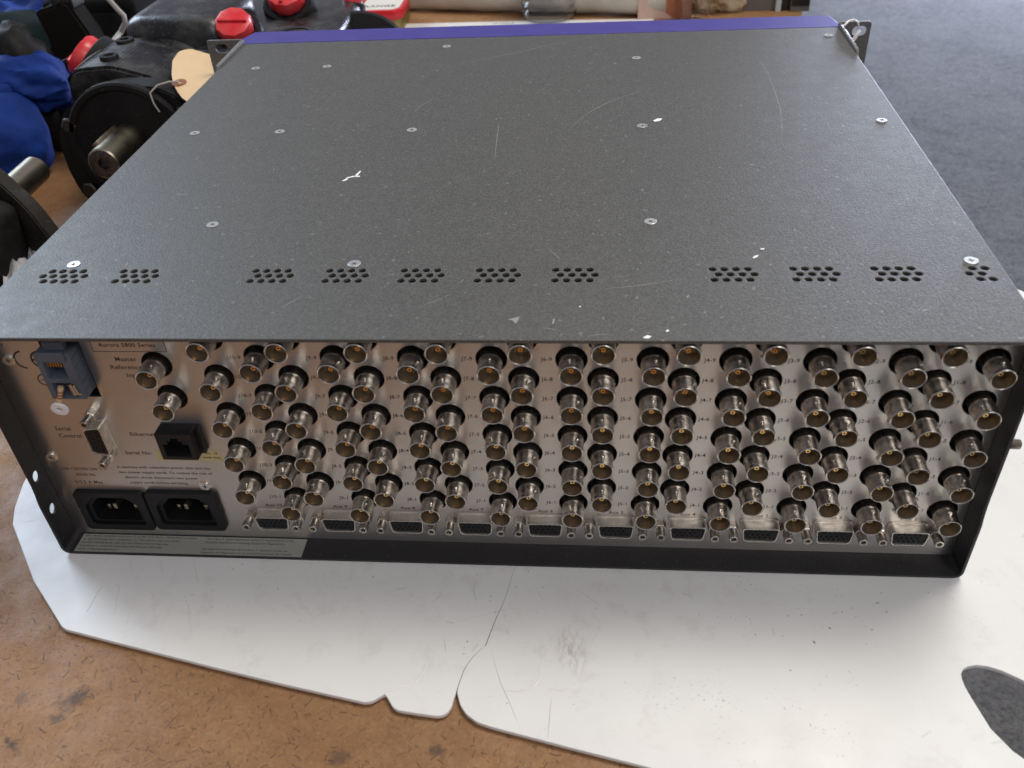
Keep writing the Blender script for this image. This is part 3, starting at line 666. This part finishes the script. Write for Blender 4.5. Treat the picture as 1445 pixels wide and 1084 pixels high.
T1 = ['This device complies with part 15 of the FCC Rules. Operation is subject', 'to the following two conditions: (1) This device may not cause', 'harmful interference, and (2) this device must accept any', 'interference received, including interference that may', 'cause undesired operation.']
T2 = ['This Class A digital apparatus meets all requirements of the', 'Canadian Interference-Causing Equipment Regulations.', '', 'Cet appareil numérique de la classe A respecte toutes les', 'exigences du Règlement sur le matériel brouilleur du Canada.']
part('label_lettering', text_mesh([(s_, -97.8, -1.9 - 2.2 * i, 2.05, 'LEFT') for i, s_ in enumerate(T1)] + [(s_, -40 + .01, -1.9 - 2.2 * i, 2.0, 'LEFT') for i, s_ in enumerate(T2) if s_] if False else
     [(s_, -98.2, -1.9 - 2.25 * i, 1.85, 'LEFT') for i, s_ in enumerate(T1)] + [(s_, -33.2, -2.1 - 2.25 * i, 1.75, 'LEFT') for i, s_ in enumerate(T2) if s_], 'Z', 1.78), M['greenink'], lb, smooth=False)

# twine through the right ear
bm = bmesh.new(); tube(bm, path3 := [(337, 372, 136.6), (340, 374, 139), (344, 376, 139.4), (347.5, 377.5, 137), (349.6, 378.5, 131), (347.5, 375, 127), (344.5, 374, 123), (343.2, 373.5, 121)], .8, 7)
tube(bm, [(349.6, 376, 131.5), (347, 374.5, 129), (345, 374, 125), (344, 373, 121.5)], 1.3, 7)
tw = part('twine_loop', bm, M['nylon'], None, loc=(0, 0, 0)); tag(tw, 'short loop of white twine tied through the hole of the right rack ear', 'twine')

# ------------------------------------------------------------------ things behind and beside the case
def bump_mesh(bm, amp, sc, seed=0, oct_=3):
    bm.normal_update()
    for v in bm.verts:
        p = v.co / sc + Vector((seed * 3.1, seed * 1.7, seed)); h = 0; a = 1
        for _ in range(oct_): h += a * noise.noise(p); p *= 2.1; a *= .5
        v.co += v.normal * h * amp
    return bm
BZ = -3.0
def hull(bm, pts):
    vs = [bm.verts.new(p) for p in pts]; bmesh.ops.convex_hull(bm, input=vs); return bm
def prism_y(bm, outline, y0, y1, bev=0):
    a = [bm.verts.new((x, y0, z)) for x, z in outline]; b = [bm.verts.new((x, y1, z)) for x, z in outline]; n = len(a)
    fs = [bm.faces.new(a), bm.faces.new(b[::-1])] + [bm.faces.new((a[i], b[i], b[(i + 1) % n], a[(i + 1) % n])) for i in range(n)]
    fix(bm)
    if bev: bmesh.ops.bevel(bm, geom=[e for e in bm.edges], offset=bev, segments=2, affect='EDGES')
    return bm
def plug(name, loc, r, par, tilt=(0, 0, 0), slot=0):
    bm = bmesh.new()
    lathe(bm, [(r * .95, -6), (r, -3), (r, 3.5), (r * .93, 6), (r * .75, 7), (0, 7.2)], 20, 'Z'); fix(bm)
    for v in bm.verts:
        a = math.atan2(v.co.y, v.co.x)
        if v.co.xy.length > r * .9: v.co.xy *= 1 + .03 * math.cos(a * 10)
    o = part(name, bm, M['red'], par, loc=loc); o.rotation_euler = tilt
    bm = bmesh.new(); box(bm, -r * .8, r * .8, -1.5, 1.5, 6.6, 9.2, .6); q_ = part('grip_rib', bm, M['red'], o, loc=loc); q_.rotation_euler = (0, 0, slot)
    bm = bmesh.new(); lathe(bm, [(r * 1.02, -5.5), (r * 1.32, -5.0), (r * 1.4, -6.5), (r * 1.6, -34)], 20, 'Z'); part('port_boss', bm, M['irondark'], o, loc=loc)
    return o

# --- the nearer pump: flange towards the camera, keyed shaft, body running away along Y
pa = empty('hydraulic_pump', (-205, 420, BZ))
tag(pa, 'black hydraulic pump with its keyed steel shaft pointing at the camera, left of the case', 'pump', 'hydraulic pumps')
fo = [(-267, 44), (-266, 70), (-256, 92), (-232, 106), (-213, 113), (-171, 112), (-152, 100), (-140, 76), (-141, 44), (-154, 22), (-180, 3), (-205, -1), (-236, 2), (-262, 20)]
bm = bmesh.new(); prism_y(bm, rpoly(fo, 9, 3), 352, 374, 1.2); part('mounting_flange', bm, M['irondark'], pa)
bm = bmesh.new(); lathe(bm, [(0, 346.5), (13, 346.5), (13.5, 349), (44, 349), (46, 347), (49.5, 347), (51, 348.5), (51, 353)], 48, 'Y', (-203, 0, 66)); fix(bm); part('pilot_ring', bm, M['irondark'], pa)
bm = bmesh.new(); lathe(bm, [(10.9, 300), (11.9, 301.0), (11.9, 349)], 36, 'Y', (-203, 0, 73)); fix(bm)
sh = part('drive_shaft', bm, M['steel'], pa)
bm = bmesh.new(); box(bm, -3, 3, 312, 344, 9.5, 14.6, .5); bmesh.ops.rotate(bm, verts=bm.verts, matrix=Matrix.Rotation(R(-38), 3, 'Y')); bmesh.ops.translate(bm, verts=bm.verts, vec=(-203, 0, 73)); part('shaft_key', bm, M['steel'], sh)
bm = bmesh.new(); lathe(bm, [(0, 304), (4, 304), (4.4, 300.4), (10.4, 300.0), (11.0, 300.3)], 28, 'Y', (-203, 0, 73)); fix(bm); part('shaft_end', bm, M['darkscrew'], sh)  # end face is unlit: its shade is put into a dark steel colour
for x, z in ((-252, 30), (-154, 92), (-250, 84)):
    bm = bmesh.new(); lathe(bm, [(0, 347), (5, 347), (6.2, 348), (6.2, 352.5)], 6, 'Y', (x, 0, z)); fix(bm); part('flange_bolt', bm, M['darkscrew'], pa)
bm = bmesh.new(); lathe(bm, [(0, 374), (48, 374), (48, 440), (60, 452), (60, 560), (48, 575), (0, 578)], 40, 'Y', (-205, 0, 60))
fix(bm); bump_mesh(bm, 1.6, 30, 3); part('housing', bm, M['iron'], pa)
bm = bmesh.new(); prism_y(bm, rpoly([(-258, 2), (-257, 104), (-248, 119), (-216, 121), (-186, 112), (-164, 99), (-150, 84), (-150, 2)], 7, 4), 375, 456, 2.5)
part('front_housing', bm, M['iron'], pa)
bm = bmesh.new(); tube(bm, [(-251.5, 385, 115.8), (-251.2, 410, 116.6), (-251.2, 432, 116.4)], [.3, 1.1, .3], 6); part('bare_metal_or_glint_edge', bm, M['rim'], pa)  # bright tube put in for the highlight along the housing edge
for x, y, z in ((-225, 395, 121), (-232, 440, 120)):
    bm = bmesh.new(); lathe(bm, [(7.5, -2), (7.5, 2), (7, 2.6), (4, 2.6), (3.6, .6), (0, .6)], 20, 'Z', (x, y, z)); fix(bm); part('cap_screw', bm, M['irondark'], pa)
bm = bmesh.new(); box(bm, -240, -150, 450, 548, 40, 134, 18, 4); bump_mesh(bm, 2.2, 40, 8); part('rear_casting', bm, M['iron'], pa)
# --- its valve block with two red transit plugs
pb = empty('valve_block', (-118, 500, BZ))
tag(pb, 'glossy black valve block with red screw plugs behind the left rack ear', 'valve block')
bm = bmesh.new(); box(bm, -178, -62, 432, 600, BZ, 112, 12, 3); bump_mesh(bm, 1.6, 34, 6); part('block', bm, M['iron'], pb)
plug('red_plug', (-143, 461, 124), 15.5, pb, (R(34), R(6), 0), .1)
plug('red_plug', (-119, 536, 127), 16.5, pb, (R(30), R(4), 0), 1.5)
plug('red_plug', (-72, 585, 112), 9, pb, (R(-20), 0, 0), .5)
bm = bmesh.new(); lathe(bm, [(0, 110.5), (12, 110.5), (12.6, 113), (15, 113.6), (15.4, 111)], 24, 'Z', (-98, 478, 0)); fix(bm); part('open_port', bm, M['hole'], pb)
# --- round motor end right of it
pc = empty('hydraulic_motor', (-50, 570, BZ))
tag(pc, 'dull black round motor with a raised ring between the valve block and the red tin', 'motor')
bm = bmesh.new(); lathe(bm, [(0, -12), (34, -12), (37, -15), (50, -15), (53, -10), (53, 60), (40, 70), (0, 72)], 40, 'Y'); fix(bm)
bump_mesh(bm, .5, 22, 2)
o = part('motor_body', bm, M['irondark'], pc, loc=(-60, 540, 57)); o.rotation_euler = (R(-24), 0, R(8))
bm = bmesh.new(); lathe(bm, [(21, -13), (21, -17), (24, -18), (27, -17), (27, -13)], 32, 'Y'); fix(bm)
o = part('raised_ring', bm, M['irondark'], pc, loc=(-60, 540, 57)); o.rotation_euler = (R(-24), 0, R(8))
for a in (40, 140, 220, 320):
    bm = bmesh.new(); lathe(bm, [(0, -16.5), (4.6, -16.5), (5.2, -14)], 6, 'Y', (42 * math.cos(R(a)), 0, 42 * math.sin(R(a)))); fix(bm)
    o = part('bolt', bm, M['hole'], pc, loc=(-60, 540, 57)); o.rotation_euler = (R(-24), 0, R(8))

# --- the second pump at the left edge, its slotted flange end on, shaft pointing away
pd = empty('hydraulic_pump', (-300, 260, BZ))
tag(pd, 'smaller black pump at the left edge, grey flange edge on and bright shaft pointing away', 'pump', 'hydraulic pumps')
bm = bmesh.new(); q = rpoly([(-95, 8), (-60, 40), (0, 46), (40, 34), (76, 6), (76, -8), (40, -34), (0, -42), (-60, -36), (-95, -8)], 10, 3)
prism_y(bm, q, -6, 6, 1.2)
o = part('mounting_flange', bm, M['ironbrown'], pd, loc=(-305, 300, 34)); o.rotation_euler = (0, R(22), R(-22))
bm = bmesh.new(); lathe(bm, [(0, 52), (9, 52), (11, 50), (11, 0)], 28, 'Y'); fix(bm)
o = part('drive_shaft', bm, M['steel'], pd, loc=(-293, 303, 46)); o.rotation_euler = (0, 0, R(2))
bm = bmesh.new(); box(bm, -50, 50, -130, -6, -36, 30, 10, 3); bump_mesh(bm, 1.5, 30, 9)
o = part('housing', bm, M['irondark'], pd, loc=(-315, 298, 33)); o.rotation_euler = (0, R(10), R(-16))
# --- castings in the far left
pe = empty('gear_pump', (-360, 600, BZ))
tag(pe, 'brown-grey gear pump casting with a red plug, between the blue bag and the black pump', 'pump')
bm = bmesh.new(); prism_y(bm, rpoly([(-402, BZ), (-392, 44), (-366, 88), (-372, 118), (-336, 127), (-322, 92), (-316, BZ)], 5, 3), 548, 574, 2.5); part('casting', bm, M['brownmatt'], pe)
bm = bmesh.new(); prism_y(bm, rpoly([(-396, BZ), (-386, 40), (-360, 74), (-330, 84), (-322, 60), (-320, BZ)], 6, 3), 528, 547.5, 2); part('end_cover', bm, M['ironbrown'], pe)
for x, z in ((-372, 48), (-338, 66), (-360, 20)):
    bm = bmesh.new(); lathe(bm, [(0, 522), (5, 522), (5.8, 523), (5.8, 528)], 6, 'Y', (x, 0, z)); fix(bm); part('cover_bolt', bm, M['darkscrew'], pe)
for k in range(3):
    bm = bmesh.new(); box(bm, -352 + k * 9, -349 + k * 9, 550, 572, 120, 131 - k, .8); part('cooling_rib', bm, M['ironbrown'], pe)
plug('red_plug', (-302, 492, 93), 19, pe, (0, R(-50), 0), 1.2)
hm = empty('black_motor_box', (-375, 690, BZ)); tag(hm, 'plain black motor housing behind the pale cable at the top left', 'motor housing')
bm = bmesh.new(); box(bm, -424, -322, 645, 740, BZ, 104, 9, 3); part('housing', bm, M['matteblack'], hm)
bm = bmesh.new(); box(bm, -410, -336, 643.5, 645.5, 20, 90, .6); part('cover_plate', bm, M['irondark'], hm)
# --- rag, cable
bm = bmesh.new(); bmesh.ops.create_icosphere(bm, subdivisions=5, radius=1); 
for v in bm.verts: v.co = Vector((v.co.x * 66, v.co.y * 50, max(v.co.z, -.75) * 38))
bump_mesh(bm, 16, 36, 21, 4); o = part('stained_rag', bm, M['rag'], None, loc=(-350, 850, 46)); tag(o, 'crumpled stained rag with green patches at the top left, behind the pumps', 'rag')
bm = bmesh.new(); tube(bm, [tuple(p) for p in [(-380, 800, 90), (-345, 680, 112), (-326, 604, 118), (-316, 600, 106), (-311, 600, 99), (-311.5, 600, 92), (-319.5, 600, 83), (-322, 588, 79), (-312, 560, 70), (-290, 540, 50)]], 2.6, 8)
o = part('pale_cable', bm, M['cable'], None); tag(o, 'pale grey cable hanging down over the black pumps at the top left', 'cable')
bm = bmesh.new(); tube(bm, [(-432, 500, 46), (-392, 500, 66), (-354, 506, 84)], 4.6, 12); o = part('metal_tube', bm, M['greymetal'], None); tag(o, 'short grey metal tube lying between the blue bag and the castings', 'tube')
# --- blue padded bag
bb = empty('blue_bag', (-440, 430, BZ)); tag(bb, 'rolled bright blue fabric bag lying at the left edge beside the pumps', 'bag')
def pillow(L, r, seed, amp):
    bm = bmesh.new(); pr = [(0, -L)] + [(r * (1 - abs((i - 12) / 12) ** 5) ** .5 if abs(i - 12) < 12 else 0, -L + 2 * L * i / 24) for i in range(1, 24)] + [(0, L)]
    lathe(bm, pr, 48, 'X'); fix(bm); bump_mesh(bm, amp, 40, seed, 4); return bm
def creased(bm, amp, sc, seed):
    bm.normal_update()
    for v in bm.verts:
        p = Vector((v.co.x / sc * .6, v.co.y / sc * 1.5, v.co.z / sc * 1.5)) + Vector((seed, seed, seed)); h = 1 - abs(noise.noise(p)) * 2.6 + .5 * (1 - abs(noise.noise(p * 2.3)) * 2.6)
        v.co += v.normal * h * amp
    return bm
def roll2(L, r, seed, amp, sc):
    bm = bmesh.new(); pr = [(0, -L)] + [(r * (1 - abs((i - 30) / 30) ** 9) ** .4, -L + 2 * L * i / 60) for i in range(1, 60)] + [(0, L)]
    lathe(bm, pr, 72, 'X'); fix(bm); return creased(bm, amp, sc, seed)
o = part('padded_roll', roll2(122, 39, 31, 3.0, 46), M['blue'], bb, loc=(-446, 392, 36)); o.rotation_euler = (R(20), 0, R(38))
o = part('upper_fold', roll2(116, 24, 12, 3.0, 40), M['blue'], bb, loc=(-452, 424, 64)); o.rotation_euler = (0, 0, R(35))
o = part('gathered_collar', roll2(70, 24, 36, 4.0, 30), M['blue'], bb, loc=(-398, 476, 70)); o.rotation_euler = (0, 0, R(20))
bm = bmesh.new(); box(bm, -4, 4, -1, 1, -.4, .4, .3); o = part('woven_label', bm, M['string'], bb, loc=(-362, 410, 66)); o.rotation_euler = (R(-50), R(30), R(20))
bm = bmesh.new(); bmesh.ops.create_grid(bm, x_segments=30, y_segments=30, size=120); bump_mesh(bm, 26, 60, 41, 4)
o = part('blue_cloth', bm, M['blue'], None, loc=(-640, 830, 50)); tag(o, 'dark blue cloth heaped in the top left corner', 'cloth')
bm = bmesh.new(); bmesh.ops.create_icosphere(bm, subdivisions=4, radius=1)
for v in bm.verts: v.co = Vector((v.co.x * 110, v.co.y * 90, max(v.co.z, -.5) * 60))
bump_mesh(bm, 12, 50, 43, 4); o = part('dark_green_bag', bm, M['darkgreen'], None, loc=(-470, 610, 40)); tag(o, 'very dark green bag behind the blue bag at the left edge', 'bag')
bm = bmesh.new(); bmesh.ops.create_icosphere(bm, subdivisions=4, radius=1)
for v in bm.verts: v.co = Vector((v.co.x * 25, v.co.y * 30, v.co.z * 62))
bump_mesh(bm, 7, 24, 47, 4); o = part('black_boot', bm, M['irondark'], None, loc=(-372, 508, 60)); tag(o, 'lumpy black rubber boot between the dark green bag and the brown-grey casting', 'rubber boot')
# --- manila tag on a string
tg = empty('manila_tag', (-190, 450, 88)); tag(tg, 'manila card tag on a string with a brown hole ring, against the black pump', 'tag')
cp = [(-177, 402), (-177, 418), (-169, 422), (-143, 408), (-126, 372), (-138, 330), (-147, 340), (-157, 354), (-164, 366), (-170, 380)]
cz = lambda y: 106.5 + max(0, y - 345) * .15
bm = bmesh.new(); vs = [bm.verts.new((x, y, 0)) for x, y in rpoly(cp, 3, 2)]; f = bm.faces.new(vs)
r_ = bmesh.ops.triangulate(bm, faces=[f]); bmesh.ops.subdivide_edges(bm, edges=bm.edges, cuts=3, use_grid_fill=True)
for v in bm.verts: v.co.z = cz(v.co.y)
bmesh.ops.solidify(bm, geom=bm.faces[:], thickness=.5)
part('card', bm, M['tag'], tg)
bm = bmesh.new(); lathe(bm, [(2.0, .2), (5.6, .2), (5.6, .9), (2.0, .9)], 20, 'Z', closed=True); fix(bm)
o = part('hole_ring', bm, M['tagring'], tg, loc=(-158.5, 365, cz(365) + .1)); o.rotation_euler = (R(8), 0, 0)
bm = bmesh.new(); tube(bm, [(-158.5, 365, 111), (-163, 358, 113.5), (-170, 352, 113), (-175, 347, 109), (-173, 344, 102), (-171, 345, 95)], .7, 6); part('string', bm, M['string'], tg)
# --- red and gold tin
tn = empty('flat_tin', (-115, 890, BZ)); tag(tn, 'flat gold tin with a red and white lid standing behind the purple edge', 'tin')
o = part('tin_body', plate(rrect(-145, -88, 868, 938, 11), [], 17, 'Z', bev=1, off=BZ + 8.6), M['tingold'], tn)
o = part('lid', plate(rrect(-147, -86, 866, 940, 12), [], 12, 'Z', bev=1.5, off=BZ + 21.5), M['tinred'], tn)
o2 = part('white_print', plate(rpoly([(-141, 871), (-98, 871), (-91, 880), (-91, 934), (-141, 934)], 4), [], .2, 'Z', off=BZ + 27.6), M['tinwhite'], o)
part('lettering', text_mesh([('RANGE', -118, 887, 12, 'CENTER')], 'Z', BZ + 27.85), M['ink'], o2, smooth=False)
# --- off-white roll, papers
bm = bmesh.new(); pts = [Vector((-150 + 40 * i, 985 - 7.6 * i, 18)) for i in range(11)]
tube(bm, pts, [21 + 1.2 * math.sin(i * 2.1) for i in range(11)], 20); bmesh.ops.subdivide_edges(bm, edges=bm.edges, cuts=1, use_grid_fill=True); bump_mesh(bm, 1.6, 26, 51)
o = part('cloth_roll', bm, M['offwhite'], None); tag(o, 'long off-white cloth roll lying across the back of the bench', 'cloth roll')
bm = bmesh.new(); tube(bm, [(120, 938, 34), (150, 930, 40), (185, 925, 36), (215, 925, 30), (240, 940, 20)], [12, 17, 16, 13, 8], 12); bump_mesh(bm, 2, 20, 53)
o = part('black_strap', bm, M['irondark'], None); tag(o, 'black strap bundle resting on the cloth roll beside the carton', 'strap')
o = part('paper_sheet', plate([(-160, 780), (226, 770), (232, 893), (60, 900), (-100, 903), (-158, 886)], [], .4, 'Z', off=BZ + .4), M['paper'], None)
pap = o; tag(o, 'white printed paper lying on the bench under the clear bottle', 'paper')
part('printed_line', text_mesh([('16-172/12', 40, 891, 6.5, 'CENTER')], 'Z', BZ + .75), M['ink'], pap, smooth=False)
# --- clear bottle
bt = empty('clear_bottle', (98, 905, BZ)); tag(bt, 'clear ribbed plastic water bottle standing behind the purple edge', 'bottle')
pr = [(0, 3), (20, 3), (26, .5), (33, 1.5), (36, 6)]
for k in range(18): pr += [(36.4 - (3.2 if k % 2 else 0), 9 + k * 5)]
pr += [(36, 100), (34, 130), (24, 160), (13, 175), (13, 195)]
inn_ = [(max(0, r_ - .5), h_ + (.5 if i < 5 else 0)) for i, (r_, h_) in enumerate(pr)][::-1]
bm = bmesh.new(); lathe(bm, pr + inn_, 48, 'Z'); bmesh.ops.remove_doubles(bm, verts=bm.verts, dist=.001); fix(bm)
part('bottle_body', bm, M['clear'], bt, loc=(98, 915, BZ + .8))
bm = bmesh.new(); lathe(bm, [(0, 14), (14.5, 14), (14.5, 0), (13.6, 0)], 28, 'Z'); fix(bm); part('cap', bm, M['nylon'], bt, loc=(98, 915, BZ + 186))
# --- carton, cup, bag, case
ct = empty('carton', (245, 920, BZ)); tag(ct, 'small pink and white carton with a brown-orange diamond print', 'carton')
bm = bmesh.new(); box(bm, 212, 279, 892, 950, BZ, 92, .8); part('box_body', bm, M['pinkcard'], ct)
part('diamond_print', plate([(238, 10), (262, 36), (278.6, 24), (278.6, -2), (256, -2)], [], .3, 'Y', off=891.8), M['orangecard'], ct, smooth=False)
cu_ = empty('clear_cup', (284, 878, BZ)); tag(cu_, 'clear plastic cup beside the pink carton', 'cup')
pr = [(0, 2), (13, 2), (15, 0), (16.5, 2), (17, 8), (17.8, 14), (17.2, 17), (18.4, 24), (19.5, 40), (21, 70)]
bm = bmesh.new(); lathe(bm, pr + [(max(0, r_ - .8), h_ + (.8 if i < 3 else 0)) for i, (r_, h_) in enumerate(pr)][::-1], 36, 'Z'); bmesh.ops.remove_doubles(bm, verts=bm.verts, dist=.001); fix(bm); part('cup_body', bm, M['clear'], cu_, loc=(282, 872, BZ + .3))
bm = bmesh.new(); bmesh.ops.create_icosphere(bm, subdivisions=5, radius=1)
for v in bm.verts: v.co = Vector((v.co.x * 42, v.co.y * 30, max(v.co.z, -.8) * 34))
bump_mesh(bm, 10, 22, 57, 4); o = part('tan_bag', bm, M['tanbag'], None, loc=(318, 932, 24)); tag(o, 'crumpled tan paper bag between the clear cup and the dark case', 'paper bag')
ca = empty('equipment_case', (394, 1000, BZ)); tag(ca, 'dark equipment case with a pale edge strip at the right end of the bench', 'case')
for nm, a, b, y, mt in (('grey_panel', 346, 385, 915, 'greymetal'), ('edge_strip', 385.3, 392, 908, 'paleedge'), ('black_panel', 392.3, 403, 912, 'cabinet'), ('end_panel', 403.3, 427, 906, 'greymetal')):
    bm = bmesh.new(); box(bm, a, b, y, 1150, BZ, 170, .8); part(nm, bm, M[mt], ca)
bm = bmesh.new(); box(bm, 404.5, 426, 904.5, 905.8, 4, 160, .3); part('dark_inlay', bm, M['cabinet'], ca)
# --- torn plastic film by the left pump
bm = bmesh.new(); bmesh.ops.create_grid(bm, x_segments=16, y_segments=16, size=1)
for v in bm.verts:
    x, y = v.co.x, v.co.y; v.co = Vector((x * 16 * (1 - .3 * y), y * 34, 8 + 6 * noise.noise(Vector((x * 2.4, y * 1.2, 1))) + 7 * noise.noise(Vector((x * 5, y * .8, 4)))))
o = part('plastic_film', bm, M['foil'], None, loc=(-276, 270, 4)); o.rotation_euler = (R(12), R(8), R(38)); tag(o, 'crinkled strip of grey plastic film beside the left edge of the case', 'plastic film')
for o in (pa,): pass
